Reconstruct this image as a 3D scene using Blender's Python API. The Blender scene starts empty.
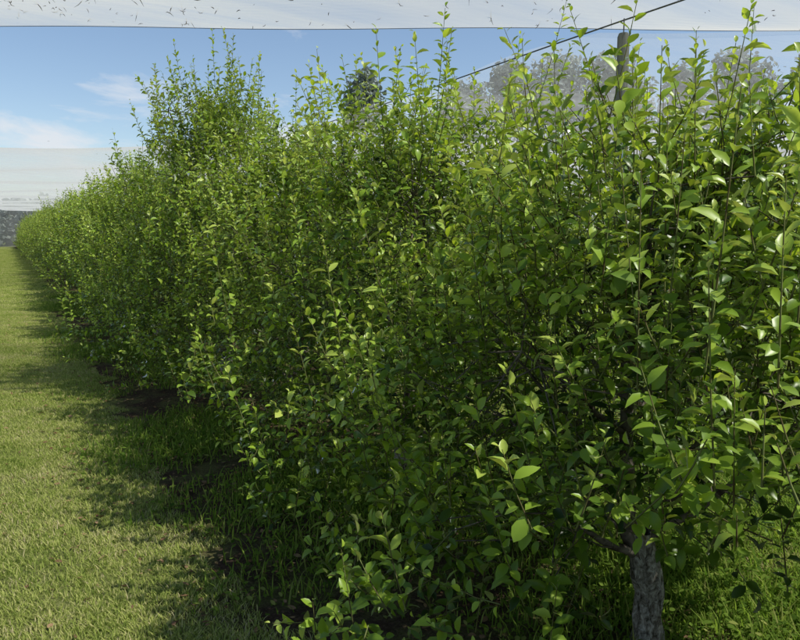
import bpy, math, random
import numpy as np
from mathutils import Vector
rng=np.random.default_rng(11); random.seed(7)
scene=bpy.context.scene
UP=np.array([0,0,1.0])
def nrm(a):
    return a/np.maximum(np.linalg.norm(a,axis=-1,keepdims=True),1e-9)

# ---------------------------------------------------------------- mesh buffer
class Buf:
    def __init__(s): s.v=[];s.f=[];s.m=[];s.t=[];s.n=0
    def add(s,v,faces,mat,tint):
        v=np.asarray(v,float).reshape(-1,3)
        for f in faces:
            f=np.asarray(f,int)
            s.f.append(f+s.n); s.m.append(np.full(len(f),mat))
        tint=np.asarray(tint,float)
        if tint.ndim==1: tint=np.tile(tint,(len(v),1))
        s.v.append(v); s.t.append(tint); s.n+=len(v)
    def mesh(s,name,mats,smooth=True):
        me=bpy.data.meshes.new(name)
        V=np.concatenate(s.v); T=np.concatenate(s.t)
        loops=np.concatenate([f.ravel() for f in s.f])
        sizes=np.concatenate([np.full(len(f),f.shape[1]) for f in s.f])
        starts=np.concatenate([[0],np.cumsum(sizes)[:-1]])
        me.vertices.add(len(V)); me.vertices.foreach_set('co',V.ravel().astype(np.float32))
        me.loops.add(len(loops)); me.loops.foreach_set('vertex_index',loops.astype(np.int32))
        me.polygons.add(len(sizes)); me.polygons.foreach_set('loop_start',starts.astype(np.int32))
        me.polygons.foreach_set('material_index',np.concatenate(s.m).astype(np.int32))
        me.polygons.foreach_set('use_smooth',np.full(len(sizes),smooth))
        a=me.attributes.new('tint','FLOAT_COLOR','POINT')
        a.data.foreach_set('color',np.concatenate([T,np.ones((len(T),1))],1).ravel().astype(np.float32))
        for m in mats: me.materials.append(m)
        me.update(calc_edges=True); me.validate()
        return me
def obj(name,me,loc=(0,0,0),rz=0,sc=(1,1,1)):
    o=bpy.data.objects.new(name,me); scene.collection.objects.link(o)
    o.location=loc; o.rotation_euler=(0,0,rz); o.scale=sc; return o

def tube(buf,pts,rad,k,mat,tint=(0,0,0),rough=0.0):
    pts=np.asarray(pts,float); n=len(pts)
    T=np.gradient(pts,axis=0); T=nrm(T)
    ref=np.array([1,0,0.0]) if abs(T[0][0])<.8 else np.array([0,1.0,0])
    A=nrm(np.cross(T,ref)); B=np.cross(T,A)
    th=np.arange(k)/k*2*math.pi
    r=np.asarray(rad,float)[:,None]*np.ones((n,k))
    if rough: r=r*(1+rng.normal(0,rough,(n,k)))
    V=pts[:,None,:]+r[...,None]*(np.cos(th)[None,:,None]*A[:,None,:]+np.sin(th)[None,:,None]*B[:,None,:])
    i=np.arange(n-1)[:,None]*k; j=np.arange(k)[None,:]; j2=(j+1)%k
    F=np.stack([i+j,i+j2,i+k+j2,i+k+j],-1).reshape(-1,4)
    buf.add(V,[F],mat,tint)

LT=np.array([0,.25,.25,.25,.55,.55,.55,.82,.82,.82,1.0])
LS=np.array([0,.78,0,-.78,1,0,-1,.62,0,-.62,0])
TR=np.array([[0,2,1],[0,3,2],[7,8,10],[8,9,10]])
QD=np.array([[1,2,5,4],[2,3,6,5],[4,5,8,7],[5,6,9,8]])
def leaves(buf,base,l,n,L,W,droop,fold,mat,tint):
    N=len(base)
    if N==0:return
    l=nrm(l); n=nrm(n-(n*l).sum(1,keepdims=True)*l); s=np.cross(n,l)
    V=(base[:,None,:]+l[:,None,:]*(LT[None,:,None]*L[:,None,None])
       +s[:,None,:]*(LS[None,:,None]*W[:,None,None])
       +n[:,None,:]*((np.abs(LS)[None,:]*W[:,None]*fold[:,None]) - (LT**2)[None,:]*L[:,None]*droop[:,None])[...,None])
    off=(np.arange(N)*11)[:,None,None]
    buf.add(V,[(TR[None]+off).reshape(-1,3),(QD[None]+off).reshape(-1,4)],mat,np.repeat(tint,11,axis=0))

# ---------------------------------------------------------------- materials
def newmat(name):
    m=bpy.data.materials.new(name); m.use_nodes=True; nt=m.node_tree; nt.nodes.clear()
    return m,nt,nt.nodes.new('ShaderNodeOutputMaterial')
def N(nt,t,**kw):
    n=nt.nodes.new(t)
    for k,v in kw.items(): setattr(n,k,v)
    return n
def ramp(nt,stops,fac=None):
    r=nt.nodes.new('ShaderNodeValToRGB'); e=r.color_ramp.elements
    while len(e)<len(stops): e.new(.5)
    for i,(p,c) in enumerate(stops):
        e[i].position=p; e[i].color=(*c,1)
    if fac is not None: nt.links.new(fac,r.inputs[0])
    return r
def noise(nt,scale,detail=4,coord=None,rough=.6,dist=0):
    n=nt.nodes.new('ShaderNodeTexNoise'); n.inputs['Scale'].default_value=scale
    n.inputs['Detail'].default_value=detail; n.inputs['Roughness'].default_value=rough
    n.inputs['Distortion'].default_value=dist
    if coord is not None: nt.links.new(coord,n.inputs['Vector'])
    return n
def mixc(nt,fac,a,b,mode='MIX'):
    m=nt.nodes.new('ShaderNodeMix'); m.data_type='RGBA'; m.blend_type=mode
    for k,x in ((0,fac),(6,a),(7,b)):
        if isinstance(x,(int,float)): m.inputs[k].default_value=x
        elif isinstance(x,tuple): m.inputs[k].default_value=(*x,1)
        else: nt.links.new(x,m.inputs[k])
    return m.outputs[2]
def math_(nt,op,a,b=None):
    m=nt.nodes.new('ShaderNodeMath'); m.operation=op
    for k,x in ((0,a),(1,b)):
        if x is None: continue
        if isinstance(x,(int,float)): m.inputs[k].default_value=x
        else: nt.links.new(x,m.inputs[k])
    return m.outputs[0]

def leaf_mat(name,stops,trans_stops,tr=.42,rough=.42,gloss=1.0,patch=0):
    m,nt,out=newmat(name)
    at=N(nt,'ShaderNodeAttribute',attribute_name='tint')
    sp=N(nt,'ShaderNodeSeparateColor'); nt.links.new(at.outputs['Color'],sp.inputs[0])
    fac=sp.outputs[0]
    if patch:
        g=N(nt,'ShaderNodeNewGeometry'); nn=noise(nt,1.5,5,g.outputs['Position'],.7)
        fac=math_(nt,'ADD',fac,math_(nt,'MULTIPLY',math_(nt,'SUBTRACT',nn.outputs[0],.5),patch))
    c=ramp(nt,stops,fac); t=ramp(nt,trans_stops,fac)
    df=N(nt,'ShaderNodeBsdfDiffuse'); nt.links.new(c.outputs[0],df.inputs[0])
    tb=N(nt,'ShaderNodeBsdfTranslucent'); nt.links.new(t.outputs[0],tb.inputs[0])
    mx=N(nt,'ShaderNodeMixShader'); mx.inputs[0].default_value=tr
    nt.links.new(df.outputs[0],mx.inputs[1]); nt.links.new(tb.outputs[0],mx.inputs[2])
    if gloss<=0:
        nt.links.new(mx.outputs[0],out.inputs[0]); return m
    gl=N(nt,'ShaderNodeBsdfGlossy'); gl.inputs['Roughness'].default_value=rough
    fr=N(nt,'ShaderNodeFresnel'); fr.inputs[0].default_value=1.42
    m2=N(nt,'ShaderNodeMixShader'); nt.links.new(math_(nt,'MULTIPLY',fr.outputs[0],gloss),m2.inputs[0])
    nt.links.new(mx.outputs[0],m2.inputs[1]); nt.links.new(gl.outputs[0],m2.inputs[2])
    nt.links.new(m2.outputs[0],out.inputs[0]); return m
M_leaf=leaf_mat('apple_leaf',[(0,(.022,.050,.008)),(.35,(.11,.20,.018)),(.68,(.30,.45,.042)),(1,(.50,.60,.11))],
                [(0,(.05,.11,.006)),(.35,(.32,.48,.018)),(.68,(.64,.79,.042)),(1,(.78,.86,.13))],tr=.46,rough=.36,gloss=.75)  # dark end of ramp: older leaves, with interior shade painted in
M_far_hazed=leaf_mat('distant_leaf_hazed',[(0,(.22,.26,.23)),(1,(.36,.39,.35))],[(0,(.15,.19,.15)),(1,(.25,.29,.23))],tr=.25,gloss=0)  # pale grey-green: distance haze is mixed into the leaf colour
M_grass=leaf_mat('grass_blade',[(0,(.12,.17,.035)),(.5,(.34,.39,.10)),(.8,(.50,.48,.20)),(1,(.52,.44,.27))],
                 [(0,(.22,.34,.03)),(.5,(.48,.58,.12)),(1,(.5,.48,.20))],tr=.40,gloss=0,patch=1.5)
M_weed=leaf_mat('weed_leaf',[(0,(.05,.10,.018)),(.6,(.16,.24,.04)),(1,(.34,.34,.11))],
                 [(0,(.14,.28,.02)),(.6,(.38,.54,.06)),(1,(.44,.44,.12))],tr=.42,gloss=0)
M_dead=leaf_mat('dead_leaf',[(0,(.10,.055,.03)),(1,(.30,.20,.11))],[(0,(.1,.05,.02)),(1,(.2,.12,.05))],tr=.15,gloss=0)

m,nt,out=newmat('apple_bark'); M_bark=m
tc=N(nt,'ShaderNodeTexCoord')
mp=N(nt,'ShaderNodeMapping'); mp.inputs['Scale'].default_value=(1,1,.55); nt.links.new(tc.outputs['Object'],mp.inputs[0])
n1=noise(nt,46,6,mp.outputs[0],.72,1.0); n2=noise(nt,9,3,tc.outputs['Object'])
c=ramp(nt,[(.38,(.06,.05,.04)),(.5,(.32,.29,.25)),(.64,(.68,.66,.60))],n1.outputs[0])
c2=mixc(nt,math_(nt,'MULTIPLY',n2.outputs[0],.3),c.outputs[0],(.18,.18,.11))
p=N(nt,'ShaderNodeBsdfDiffuse')
nt.links.new(c2,p.inputs[0])
b=N(nt,'ShaderNodeBump'); b.inputs['Strength'].default_value=1; b.inputs['Distance'].default_value=.03
nt.links.new(n1.outputs[0],b.inputs['Height']); nt.links.new(b.outputs[0],p.inputs['Normal'])
nt.links.new(p.outputs[0],out.inputs[0])

def plain(name,c1,c2,sc=14):
    m,nt,out=newmat(name)
    p=N(nt,'ShaderNodeBsdfDiffuse')
    tc=N(nt,'ShaderNodeTexCoord'); n1=noise(nt,sc,2,tc.outputs['Object'])
    c=ramp(nt,[(.35,c1),(.65,c2)],n1.outputs[0]); nt.links.new(c.outputs[0],p.inputs[0])
    nt.links.new(p.outputs[0],out.inputs[0]); return m
M_stem=plain('young_stem',(.09,.07,.035),(.17,.20,.07))
M_limb=plain('limb_bark',(.055,.045,.035),(.17,.15,.12),22)

m,nt,out=newmat('ground_soil_and_turf'); M_ground=m
g=N(nt,'ShaderNodeNewGeometry'); P=g.outputs['Position']
sx=N(nt,'ShaderNodeSeparateXYZ'); nt.links.new(P,sx.inputs[0])
nb=noise(nt,.5,5,P); nm=noise(nt,4,6,P,.7); nf=noise(nt,60,5,P,.75); ns=noise(nt,1.6,5,P,.7)
turf=ramp(nt,[(.3,(.09,.12,.03)),(.5,(.18,.22,.055)),(.72,(.34,.33,.14))],nf.outputs[0])
turf2=mixc(nt,math_(nt,'MULTIPLY',nb.outputs[0],.7),turf.outputs[0],(.25,.26,.10))
soil=ramp(nt,[(.3,(.035,.024,.016)),(.55,(.095,.065,.046)),(.8,(.20,.15,.11))],nf.outputs[0])
xx=math_(nt,'SUBTRACT',sx.outputs[0],2.14)
md=math_(nt,'PINGPONG',xx,2.23)
w=math_(nt,'ADD',md,math_(nt,'MULTIPLY',math_(nt,'SUBTRACT',ns.outputs[0],.5),1.6))
st=ramp(nt,[(.50,(1,1,1)),(.60,(0,0,0))],math_(nt,'DIVIDE',w,2.6))
bare=ramp(nt,[(.42,(0,0,0)),(.55,(1,1,1))],nm.outputs[0])
gt=math_(nt,'GREATER_THAN',sx.outputs[0],-1.5)
k=math_(nt,'MULTIPLY',math_(nt,'MULTIPLY',st.outputs[0],gt),math_(nt,'ADD',math_(nt,'MULTIPLY',bare.outputs[0],.4),.6))
col=mixc(nt,k,turf2,soil.outputs[0])
p=N(nt,'ShaderNodeBsdfDiffuse')
nt.links.new(col,p.inputs[0])
b=N(nt,'ShaderNodeBump'); b.inputs['Strength'].default_value=1; b.inputs['Distance'].default_value=.03
nt.links.new(nf.outputs[0],b.inputs['Height']); nt.links.new(b.outputs[0],p.inputs['Normal'])
nt.links.new(p.outputs[0],out.inputs[0])

def net_mat(name,a,col=(.82,.82,.80)):
    m,nt,out=newmat(name)
    g=N(nt,'ShaderNodeNewGeometry')
    d=N(nt,'ShaderNodeVectorMath',operation='DOT_PRODUCT')
    nt.links.new(g.outputs['True Normal'],d.inputs[0]); nt.links.new(g.outputs['Incoming'],d.inputs[1])
    cosv=math_(nt,'MAXIMUM',math_(nt,'ABSOLUTE',d.outputs['Value']),.06)
    mp=N(nt,'ShaderNodeMapping'); mp.inputs['Rotation'].default_value=(0,0,math.radians(29.4)); mp.inputs['Scale'].default_value=(.25,2.2,1)
    nt.links.new(g.outputs['Position'],mp.inputs[0])
    n1=noise(nt,.8,4,mp.outputs[0],.65,.4); n2=noise(nt,.35,2,g.outputs['Position'])
    av=math_(nt,'MULTIPLY',math_(nt,'ADD',math_(nt,'MULTIPLY',n1.outputs[0],1.3),math_(nt,'MULTIPLY',n2.outputs[0],.7)),a)
    tr=math_(nt,'POWER',math_(nt,'SUBTRACT',1.0,av),math_(nt,'DIVIDE',1.0,cosv))
    df=N(nt,'ShaderNodeBsdfDiffuse'); df.inputs[0].default_value=(*col,1)
    tl=N(nt,'ShaderNodeBsdfTranslucent'); tl.inputs[0].default_value=(*col,1)
    mm=N(nt,'ShaderNodeMixShader'); mm.inputs[0].default_value=.5
    nt.links.new(df.outputs[0],mm.inputs[1]); nt.links.new(tl.outputs[0],mm.inputs[2])
    tp=N(nt,'ShaderNodeBsdfTransparent')
    mx=N(nt,'ShaderNodeMixShader'); nt.links.new(tr,mx.inputs[0])
    nt.links.new(mm.outputs[0],mx.inputs[1]); nt.links.new(tp.outputs[0],mx.inputs[2])
    nt.links.new(mx.outputs[0],out.inputs[0]); return m
M_net=net_mat('white_hail_netting',.28,(.86,.84,.79))
M_net2=net_mat('white_hail_netting_far',.18,(.72,.73,.73))
M_netR=net_mat('white_hail_netting_thin',.065,(.82,.82,.81))
M_netW=net_mat('grey_side_netting',.50,(.40,.41,.40))

def simple(name,c1,c2,scale,rough=.8,stretch=(1,1,1),metal=0):
    m,nt,out=newmat(name); tc=N(nt,'ShaderNodeTexCoord')
    mp=N(nt,'ShaderNodeMapping'); mp.inputs['Scale'].default_value=stretch; nt.links.new(tc.outputs['Object'],mp.inputs[0])
    n1=noise(nt,scale,6,mp.outputs[0],.7); c=ramp(nt,[(.35,c1),(.65,c2)],n1.outputs[0])
    p=N(nt,'ShaderNodeBsdfPrincipled'); p.inputs['Roughness'].default_value=rough; p.inputs['Metallic'].default_value=metal
    nt.links.new(c.outputs[0],p.inputs['Base Color'])
    b=N(nt,'ShaderNodeBump'); b.inputs['Strength'].default_value=.5; b.inputs['Distance'].default_value=.01
    nt.links.new(n1.outputs[0],b.inputs['Height']); nt.links.new(b.outputs[0],p.inputs['Normal'])
    nt.links.new(p.outputs[0],out.inputs[0]); return m
M_post=simple('weathered_timber',(.08,.09,.07),(.20,.20,.17),20,.9,(1,1,.08))
M_wire=simple('galvanised_wire',(.05,.05,.05),(.12,.12,.12),30,.6)
M_deb=simple('dry_debris',(.04,.03,.02),(.12,.09,.06),30,.9)

# ---------------------------------------------------------------- apple trees
GA=2.39996
def shoot(buf,p0,d,L,young_lit,lsize=1.0,curve=.25,step=.0165):
    nL=max(5,int(L/step))
    t=np.linspace(.04,1,nL)+rng.normal(0,.01,nL)
    P=p0+np.outer(t*L,d)+np.outer(t*t*L*curve,UP)
    T=nrm(d+np.outer(2*t*curve,UP))
    ph=GA*np.arange(nL)+rng.uniform(0,6.28)+rng.normal(0,.3,nL)
    ref=np.array([.3,.9,.1]); A=nrm(np.cross(T,ref)); B=np.cross(T,A)
    r=A*np.cos(ph)[:,None]+B*np.sin(ph)[:,None]
    a=np.radians(15+48*t**2+rng.normal(0,14,nL))
    l=r*np.cos(a)[:,None]+T*np.sin(a)[:,None]+rng.normal(0,.12,(nL,3))
    n=T*.5+UP*.8+rng.normal(0,.38,(nL,3))
    prof=np.where(t>.8,1-.55*(t-.8)/.2,1)*np.where(t<.2,.8,1)
    Ls=.052*lsize*prof*rng.uniform(.65,1.25,nL)
    W=Ls*rng.uniform(.23,.34,nL)
    tint=np.stack([np.clip(young_lit+.38*t**2+rng.normal(0,.15,nL),0,1),rng.random(nL),t*0],1)
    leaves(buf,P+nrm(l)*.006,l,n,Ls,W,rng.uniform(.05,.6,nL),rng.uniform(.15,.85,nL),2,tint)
    q=np.linspace(0,1,3)
    tube(buf,p0+np.outer(q*L,d)+np.outer(q*q*L*curve,UP),np.array([.0030,.0022,.0012]),3,1)
def bez(p,d,L,bend,n=7,wob=.03):
    t=np.linspace(0,1,n)
    pts=p+np.outer(t*L,d)+np.outer(t*t*L,bend)
    w=np.cumsum(rng.normal(0,wob*L/3,(n,3)),0); w[0]=0
    return pts+w
def apple_tree_mesh(name,H=2.9,hw=1.1,NS=1500,trunk_r=.06,lean=(0,0),lod=1.0,opensec=None,oz=(.30,.55)):
    b=Buf()
    zt=.38
    tp=np.array([[0,0,-.08],[.0,0,0],[.01,.0,.06],[.005,.01,.12],[.02,.01,.22],[lean[0]*.5+.01,lean[1]*.5,.31],[lean[0],lean[1],zt+.1]])
    tube(b,tp,[trunk_r*1.6,trunk_r*1.3,trunk_r*1.1,trunk_r*1.0,trunk_r*.95,trunk_r*1.12,trunk_r*.75],18,0,rough=.10)
    Ltop=H-zt-.6
    leader=bez(np.array([lean[0],lean[1],zt]),nrm(np.array([rng.normal(0,.05),rng.normal(0,.05),1])),Ltop,np.zeros(3),9,.05)
    tube(b,leader,np.linspace(trunk_r*.72,.007,9),8,3,rough=.05)
    ph0=rng.uniform(0,6.28,4)
    def env(z,az):
        u=np.clip((z-.7)/(H-.8),0,1)
        base=1-.62*u**1.15
        lump=1+.21*math.sin(3*az+z*3.1+ph0[0])+.17*math.sin(5*az-z*4.3+ph0[1])+.10*math.sin(9*az+z*8+ph0[2])
        return hw*base*lump, 1.2*(1-.45*u**1.2)*lump
    def zopen(az,rf):
        if opensec is None: return 0
        ad=math.degrees(az)%360
        a0,a1=opensec
        if (ad-a0)%360 < (a1-a0)%360: return oz[0]+oz[1]*rf
        return 0
    nl=15
    limbs=[leader]
    for i in range(nl):
        u=(i/(nl-1))
        zi=.40+u*(H*.58-.3)
        az=GA*i+rng.normal(0,.3)+2.6
        base=leader[min(8,max(0,int((zi-zt)/Ltop*8)))].copy()
        el=math.radians(20+26*u+rng.uniform(0,18))
        if zopen(az,0)>0: el=max(el,math.radians(38))
        ex,ey=env(zi+.4,az)
        Ll=.70*min(ex,ey)/math.cos(el)*rng.uniform(.8,1.0)
        d=np.array([math.cos(az)*math.cos(el),math.sin(az)*math.cos(el)*1.1,math.sin(el)])
        pts=bez(base,d,Ll,np.array([0,0,rng.uniform(-.1,.30)]),8,.05)
        tube(b,pts,np.linspace(trunk_r*(.38-.20*u),.003,8),7,3,rough=.05); limbs.append(pts)
    LP=np.concatenate(limbs)
    k=0
    while k<NS:
        z=rng.uniform(.28,H-.30); az=rng.uniform(0,6.28)
        wx,wy=env(z,az)
        if rng.random()>(wx/hw)**1.1*(1.0 if z>.5 else .7): continue
        rf=math.sqrt(rng.uniform(.06,1))
        if z<.45 and rf<.45: continue
        zo=zopen(az,rf)
        if z<zo: continue
        k+=1
        p=np.array([math.cos(az)*rf*wx,math.sin(az)*rf*wy,z])
        outw=np.array([math.cos(az),math.sin(az),0])
        if z<.7 and zo==0: up=rng.uniform(-.4,.8)
        else: up=rng.uniform(.0,1.3)
        d=nrm(outw*.45*rf+UP*up+nrm(rng.normal(0,1,3))*.65)
        SL=rng.uniform(.09,.26)
        if rng.random()<.16: SL=rng.uniform(.28,.52); d=nrm(d*.4+UP+outw*.15)
        if p[2]+d[2]*SL<max(.18,zo-.08): continue
        young_lit=-.06+.26*(z/H)+.52*rf**2+rng.normal(0,.11)  # leaf age plus painted canopy shade: inner and lower shoots coloured darker
        shoot(b,p,d,SL,young_lit,1.0*lod,.25,.0165*lod*1.0)
        if k%6==0:
            dd=np.linalg.norm(LP-p,axis=1); c=np.where(dd<.45)[0]
            if len(c):
                q=LP[rng.choice(c)]
                mid=(p+q)/2+rng.normal(0,.03,3)
                tube(b,[q,mid,p],[.004,.0033,.0025],4,3)
    for k in range(int(NS*.029)):
        az=rng.uniform(0,6.28); rr=rng.uniform(0,.85)
        z=H-.6-.3*rr+rng.uniform(-.3,.1)
        wx,wy=env(z,az)
        p=np.array([math.cos(az)*rr*wx,math.sin(az)*rr*wy,z])
        d=nrm(np.array([math.cos(az)*.2*rr,math.sin(az)*.2*rr,1])+rng.normal(0,.15,3))
        SL=rng.choice([.25,.35,.48,.7],p=[.35,.38,.19,.08])
        shoot(b,p,d,SL*rng.uniform(.9,1.1),.55,1.0*lod,.05,.0165*lod)
        for q in range(5):
            tt=rng.uniform(0,.55)*SL
            shoot(b,p+d*tt,nrm(d*.8+nrm(rng.normal(0,1,3))*.8),rng.uniform(.07,.17),.5,.95*lod,.1,.0165*lod)
    return b.mesh(name,[M_bark,M_stem,M_leaf,M_limb])
near=apple_tree_mesh('apple_tree_near',2.30,1.10,1750,.054,(-.03,.03),opensec=(200,360))
near2=apple_tree_mesh('apple_tree_near2',2.36,1.05,1500,.058,opensec=(10,190),oz=(.40,.55))
var=[apple_tree_mesh('apple_tree_v%d'%i,h,w_,1600) for i,(h,w_) in enumerate([(2.75,1.10),(3.0,1.14),(2.9,1.08)])]
far=[apple_tree_mesh('apple_tree_f%d'%i,h,w_,900,.06,(0,0),1.4) for i,(h,w_) in enumerate([(2.85,1.12),(3.1,1.14),(2.95,1.08)])]
X0=2.14
obj('apple_tree',near,(X0,1.78,0),0)
obj('apple_tree',near2,(X0+.15,-.25,0),0)
obj('apple_tree',var[0],(X0,3.75,0),.2,(1,1,.95)); obj('apple_tree',var[2],(X0+.05,5.75,0),math.pi,(1,1,.92))
y=7.75; i=0
while y<89:
    v=[var[1],var[0],var[2]][i%3] if y<13 else far[i%3]
    s=random.uniform(.90,1.08)
    if i==0: s=1.14
    obj('apple_tree',v,(X0+random.uniform(-.08,.08),y,0),random.choice([0,math.pi])+random.uniform(-.25,.25),(random.uniform(.95,1.08),1.02,s))
    y+=random.uniform(1.9,2.15); i+=1
y=-1.0
while y<26:
    obj('apple_tree',random.choice(far),(X0+4.46+random.uniform(-.1,.1),y,0),random.uniform(0,6.28),(1,1,random.uniform(.84,.93)))
    y+=random.uniform(1.95,2.2)

# ---------------------------------------------------------------- ground
b=Buf()
b.add([[-900,-900,0],[900,-900,0],[900,900,0],[-900,900,0]],[np.array([[0,1,2,3]])],0,(0,0,0))
obj('ground',b.mesh('ground',[M_ground]))

def blades(b,n,size,h0,h1,wd,mat,tm,ts,lean=.5):
    p=np.stack([rng.uniform(-size/2,size/2,n),rng.uniform(-size/2,size/2,n),np.zeros(n)],1)
    az=rng.uniform(0,6.28,n); h=rng.uniform(h0,h1,n); ln=rng.uniform(.1,lean,n)*h
    o=np.stack([np.cos(az),np.sin(az),az*0],1); s=np.stack([-np.sin(az),np.cos(az),az*0],1)*wd*rng.uniform(.7,1.3,n)[:,None]
    u=np.outer(h,UP)
    V=np.stack([p-s,p+s,p+u*.55+o*ln[:,None]*.35+s*.8,p+u*.55+o*ln[:,None]*.35-s*.8,p+u+o*ln[:,None]],1)
    off=(np.arange(n)*5)[:,None]
    t=np.clip(rng.normal(tm,ts,n),0,1); tint=np.stack([t,t,t],1)
    b.add(V,[off+np.array([[0,1,2,3]]),off+np.array([[3,2,4]])],mat,np.repeat(tint,5,axis=0))
def instancer(name,pts,child_me,size_lo=.8,size_hi=1.2):
    b=Buf(); n=len(pts); a=rng.uniform(0,6.28,n); s=rng.uniform(size_lo,size_hi,n)
    c=[]
    for k in range(4):
        an=a+k*math.pi/2
        c.append(np.stack([pts[:,0]+.7071*s*np.cos(an),pts[:,1]+.7071*s*np.sin(an),pts[:,2]],1))
    V=np.stack(c,1); b.add(V,[np.arange(n*4).reshape(n,4)],0,(0,0,0))
    par=obj(name,b.mesh(name,[M_ground]))
    par.instance_type='FACES'; par.use_instance_faces_scale=True
    par.show_instancer_for_render=False; par.show_instancer_for_viewport=False
    ch=obj(name+'_patch',child_me); ch.parent=par
    return par
b=Buf(); blades(b,3600,.6,.008,.030,.0022,0,.5,.24,1.6)
gp=b.mesh('grass_patch',[M_grass])
b=Buf(); blades(b,3600,1.7,.015,.032,.006,0,.5,.2,1.6)
gp2=b.mesh('grass_patch_coarse',[M_grass])
pts=[]
for x in np.arange(-9,.9,.5):
    for y in np.arange(.3,18,.5):
        if x>-.62*max(0,y)-1.0: pts.append((x+rng.uniform(-.1,.1),y+rng.uniform(-.1,.1),.0))
for x in np.arange(3.2,5,.5):
    for y in np.arange(.3,6,.5): pts.append((x,y,.0))
instancer('grass',np.array(pts),gp,.95,1.15)
pts=[]
for x in np.arange(-8,1.0,1.4):
    for y in np.arange(18.6,80,1.4): pts.append((x+rng.uniform(-.2,.2),y+rng.uniform(-.2,.2),.0))
instancer('grass',np.array(pts),gp2,.95,1.1)
b=Buf(); blades(b,260,.6,.015,.08,.0026,0,.45,.25,1.2)
n=110
az=rng.uniform(0,6.28,n); el=rng.uniform(.0,.7,n)
base=np.stack([rng.uniform(-.3,.3,n),rng.uniform(-.3,.3,n),rng.uniform(.005,.04,n)],1)
l=np.stack([np.cos(az)*np.cos(el),np.sin(az)*np.cos(el),np.sin(el)],1)
t=np.clip(rng.normal(.4,.2,n),0,1)
leaves(b,base,l,np.tile(UP,(n,1))+rng.normal(0,.2,(n,3)),rng.uniform(.012,.032,n),rng.uniform(.005,.010,n),rng.uniform(0,.3,n),rng.uniform(0,.3,n),0,np.stack([t,t,t],1))
wp=b.mesh('weed_patch',[M_weed])
pts=[]
for k in range(800):
    x=rng.normal(1.9,.75); y=rng.uniform(-.5,20)
    if .6<x<5 and math.sin(x*2.3+y*1.1)+math.sin(y*2.7-x)+rng.normal(0,.5)>.35: pts.append((x,y,0))
for k in range(280): pts.append((rng.uniform(2.4,5.2),rng.uniform(.2,4),0))
instancer('weeds',np.array(pts),wp,.6,1.6)
b=Buf(); n=4200
base=np.stack([rng.normal(1.4,.9,n),rng.uniform(.8,16,n),np.full(n,.018)],1)
az=rng.uniform(0,6.28,n); l=np.stack([np.cos(az),np.sin(az),rng.normal(0,.15,n)],1)
t=rng.random(n)
leaves(b,base,l,np.tile(UP,(n,1))+rng.normal(0,.3,(n,3)),rng.uniform(.015,.045,n),rng.uniform(.006,.013,n),rng.uniform(-.2,.2,n),rng.uniform(-.3,.4,n),0,np.stack([t,t,t],1))
obj('fallen_leaves',b.mesh('fallen_leaves',[M_dead]))

# ---------------------------------------------------------------- netting
E=np.array([.871,-.491,0]); Fd=np.array([.491,.871,0]); ZN=4.25
def grid_panel(name,fn,nu,nv,mat):
    b=Buf(); V=np.array([[fn(u,v) for v in np.linspace(0,1,nv)] for u in np.linspace(0,1,nu)]).reshape(-1,3)
    i=np.arange(nu-1)[:,None]*nv; j=np.arange(nv-1)[None,:]
    b.add(V,[np.stack([i+j,i+nv+j,i+nv+j+1,i+j+1],-1).reshape(-1,4)],0,(0,0,0))
    return obj(name,b.mesh(name,[mat]))
def sag(s,t): return .05*math.sin(s*.9+.4*math.sin(t))+.05*math.sin(t*1.7+s*.25)
def p1(u,v):
    s=-26+52*u; t=6.3+3.0*v
    return E*s+Fd*t+UP*(ZN+sag(s,t)*(1-v**6)-.0036*s+.015*math.sin(s*1.1)*v)
grid_panel('hail_net',p1,90,30,M_net)
def p2(u,v):
    s=-45+75*u; t=20.5+62*v
    return E*s+Fd*t+UP*(ZN+.16*math.sin(t*.9+.1*s)+.04*math.sin(s*.8))
grid_panel('hail_net',p2,60,140,M_net2)
def pr(u,v):
    x=6.62+30*u; y0=8.19-(x-4.62)*.563; y_=y0-.4+ (34)*v
    return np.array([x,y_,ZN-.08+.06*math.sin(y_*1.3)*math.sin(x*.7)])
grid_panel('hail_net',pr,50,60,M_netR)
def pw(u,v):
    return np.array([-30+75*u,92+.1*math.sin(u*200),4.2*v])
grid_panel('side_net',pw,200,4,M_netW)
b=Buf(); q=np.linspace(-26,26,120)
tube(b,[E*s+Fd*9.3+UP*(ZN-.0036*s-.005+.015*math.sin(s*1.1)) for s in q],np.full(120,.004),5,0)
obj('hem_wire',b.mesh('hem_wire',[M_wire]))
b=Buf(); q=np.linspace(-6,60,60)
tube(b,[np.array([6.6,s,4.17-.03*math.sin((s-6.1)*math.pi/12)**2]) for s in q],np.full(60,.010),5,0)
obj('support_cable',b.mesh('support_cable',[M_wire]))
b=Buf()
tube(b,[[0,0,-.3],[0,0,1],[0.01,0,2.5],[0,0,3.96],[0,0,4.0]],[.082,.08,.075,.070,.055],16,0)
b.add([[0,0,4.0]]+[[.055*math.cos(a),.055*math.sin(a),4.0] for a in np.arange(16)/16*6.2832],[np.array([[0,1+k,1+(k+1)%16] for k in range(16)])],0,(0,0,0))
tube(b,[[0,0,3.98],[0,0,4.17]],[.008,.008],6,1)
pm=b.mesh('net_post',[M_post,M_wire])
for yy in (6.2,18.2,30.2,42.2): obj('net_post',pm,(6.55,yy,0))
b=Buf()
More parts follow.
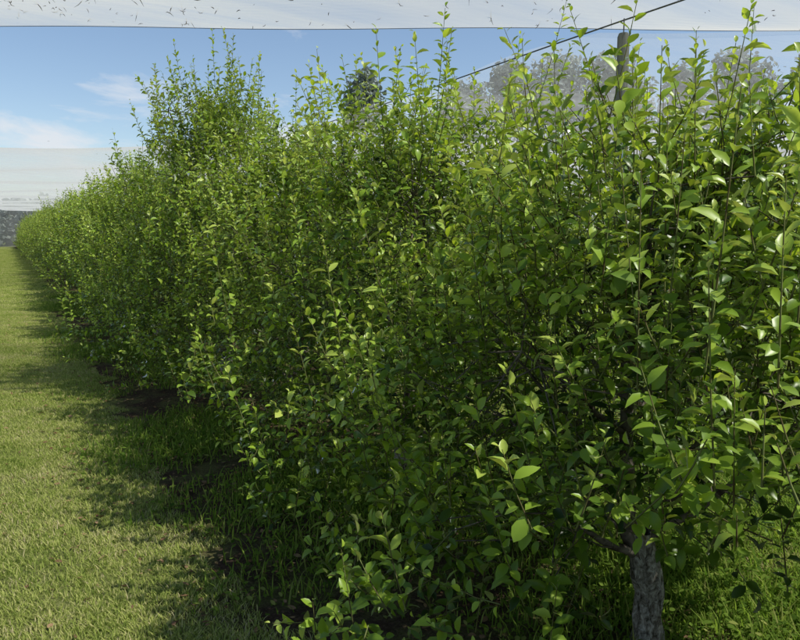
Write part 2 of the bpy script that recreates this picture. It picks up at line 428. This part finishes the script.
for k in range(620):
    s=rng.uniform(-14,10); t=rng.uniform(7.4,9.2) if k<520 else rng.uniform(20.6,34)
    if rng.random()<.35: s=rng.normal(-6,1.5)
    c=E*s+Fd*t+UP*(ZN-.015+ (sag(s,t)-.0036*s if t<10 else .12))
    a=rng.uniform(0,6.28); L=rng.uniform(.02,.11)*(1.6 if t>10 else 1)
    d=np.array([math.cos(a),math.sin(a),rng.normal(0,.9)]); 
    q=np.linspace(-.5,.5,4); bend=rng.normal(0,.35,3)
    tube(b,c+np.outer(q*L,d)+np.outer(q*q*L,bend*2),np.array([.001,.005,.005,.001])*rng.uniform(.5,1.1),3,0)
obj('net_debris',b.mesh('net_debris',[M_deb]))

# ---------------------------------------------------------------- distant trees
def far_tree(name,H,R,n=5200,conical=.3):
    b=Buf(); tube(b,[[0,0,0],[0,.1,H*.5],[.1,0,H*.93]],[.4,.28,.06],8,0)
    cl=[]
    for k in range(46):
        u=rng.uniform(.18,1); z=H*u; r=R*(1-u)**.55*(1-conical*u)*rng.uniform(.45,1.05)+.2; a=rng.uniform(0,6.28)
        c=np.array([math.cos(a)*r,math.sin(a)*r,z]); cl.append(c)
        tube(b,[[0,0,z*.86],c*[.5,.5,.94],c],[.10,.06,.02],4,0)
    for c in cl:
        m=n//46; rad=rng.uniform(.6,1.25)*R*.3
        P=c+nrm(rng.normal(0,1,(m,3)))*(rng.random((m,1))**.5)*rad*np.array([1.1,1.1,.7])
        t=np.clip(.35+.45*(P[:,2]-c[2])/rad+rng.normal(0,.15,m),0,1)
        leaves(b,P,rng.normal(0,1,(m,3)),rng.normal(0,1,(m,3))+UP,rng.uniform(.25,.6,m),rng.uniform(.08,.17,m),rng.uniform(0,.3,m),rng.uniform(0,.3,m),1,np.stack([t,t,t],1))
    return b.mesh(name,[M_bark,M_far_hazed])
ft=[far_tree('far_tree_a',15,3.6),far_tree('far_tree_b',17,5.0,6500,.1)]
def azd(az,d): a=math.radians(az); return (d*math.sin(a),d*math.cos(a),0)
for az,d,k,s in [(26.6,90,0,1.42),(34.5,62,1,.88),(38.0,66,0,1.12),(41.5,60,1,.97),(46,62,1,.96),(51,64,0,1.0),(55,60,1,.92),(14,105,1,1.0),(11.5,110,0,1.0),(61,60,1,.95)]:
    obj('background_tree',ft[k],azd(az,d),rng.uniform(0,6.28),(s,s,s))
b=Buf()
n=52000
xs=rng.uniform(-45,70,n); P=np.stack([xs,100+rng.normal(0,2,n),(rng.random(n)**.8)*(5.0+.8*np.sin(xs*.5)+.5*np.sin(xs*1.7))],1)
t=np.clip(.1+P[:,2]/9+rng.normal(0,.15,n),0,1)
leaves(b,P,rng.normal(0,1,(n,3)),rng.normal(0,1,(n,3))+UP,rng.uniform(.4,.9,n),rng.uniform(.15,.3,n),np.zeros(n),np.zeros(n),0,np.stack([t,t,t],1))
obj('distant_tree_belt',b.mesh('distant_tree_belt',[M_far_hazed]))

# ---------------------------------------------------------------- light, sky
EL=55; SDx,SDy=.70,-.714; SD=np.array([SDx*math.cos(math.radians(EL)),SDy*math.cos(math.radians(EL)),math.sin(math.radians(EL))])
sl=bpy.data.lights.new('sun','SUN'); sl.energy=5.0; sl.angle=math.radians(.5); sl.color=(1,.965,.89)
so=bpy.data.objects.new('sun',sl); scene.collection.objects.link(so); so.location=(20,-12,30)
so.rotation_euler=Vector(SD).to_track_quat('Z','Y').to_euler()
w=bpy.data.worlds.new('World'); scene.world=w; w.use_nodes=True; nt=w.node_tree
bg=nt.nodes['Background']; sky=nt.nodes.new('ShaderNodeTexSky'); sky.sky_type='NISHITA'; sky.sun_disc=False
sky.sun_elevation=math.radians(EL); sky.sun_rotation=math.atan2(SDx,SDy); sky.air_density=1.0; sky.dust_density=.6; sky.ozone_density=1.5
tc=nt.nodes.new('ShaderNodeTexCoord')
mp=nt.nodes.new('ShaderNodeMapping'); mp.inputs['Scale'].default_value=(1,1,3.2); nt.links.new(tc.outputs['Generated'],mp.inputs[0])
n1=noise(nt,5.5,7,mp.outputs[0],.6,.3)
sz=nt.nodes.new('ShaderNodeSeparateXYZ'); nt.links.new(tc.outputs['Generated'],sz.inputs[0])
low=ramp(nt,[(0,(.32,.32,.32)),(.13,(.19,.19,.19)),(.21,(0,0,0))],sz.outputs[2])
cl=ramp(nt,[(.5,(0,0,0)),(.66,(1,1,1))],math_(nt,'ADD',n1.outputs[0],math_(nt,'SUBTRACT',low.outputs[0],.12)))
col=mixc(nt,math_(nt,'MULTIPLY',cl.outputs[0],.85),sky.outputs[0],(5.6,5.8,6.1))
nt.links.new(col,bg.inputs[0]); bg.inputs[1].default_value=.14

# ---------------------------------------------------------------- camera
cd=bpy.data.cameras.new('camera'); cam=bpy.data.objects.new('camera',cd); scene.collection.objects.link(cam); scene.camera=cam
cd.sensor_width=36; cd.lens=31.2; cd.clip_start=.05; cd.clip_end=3000
cam.location=(0,0,1.65)
a,p_=math.radians(29.4),math.radians(7.2)
cam.rotation_euler=Vector((math.sin(a)*math.cos(p_),math.cos(a)*math.cos(p_),-math.sin(p_))).to_track_quat('-Z','Y').to_euler()
scene.view_settings.view_transform='Standard'; scene.view_settings.look='None'; scene.view_settings.exposure=0
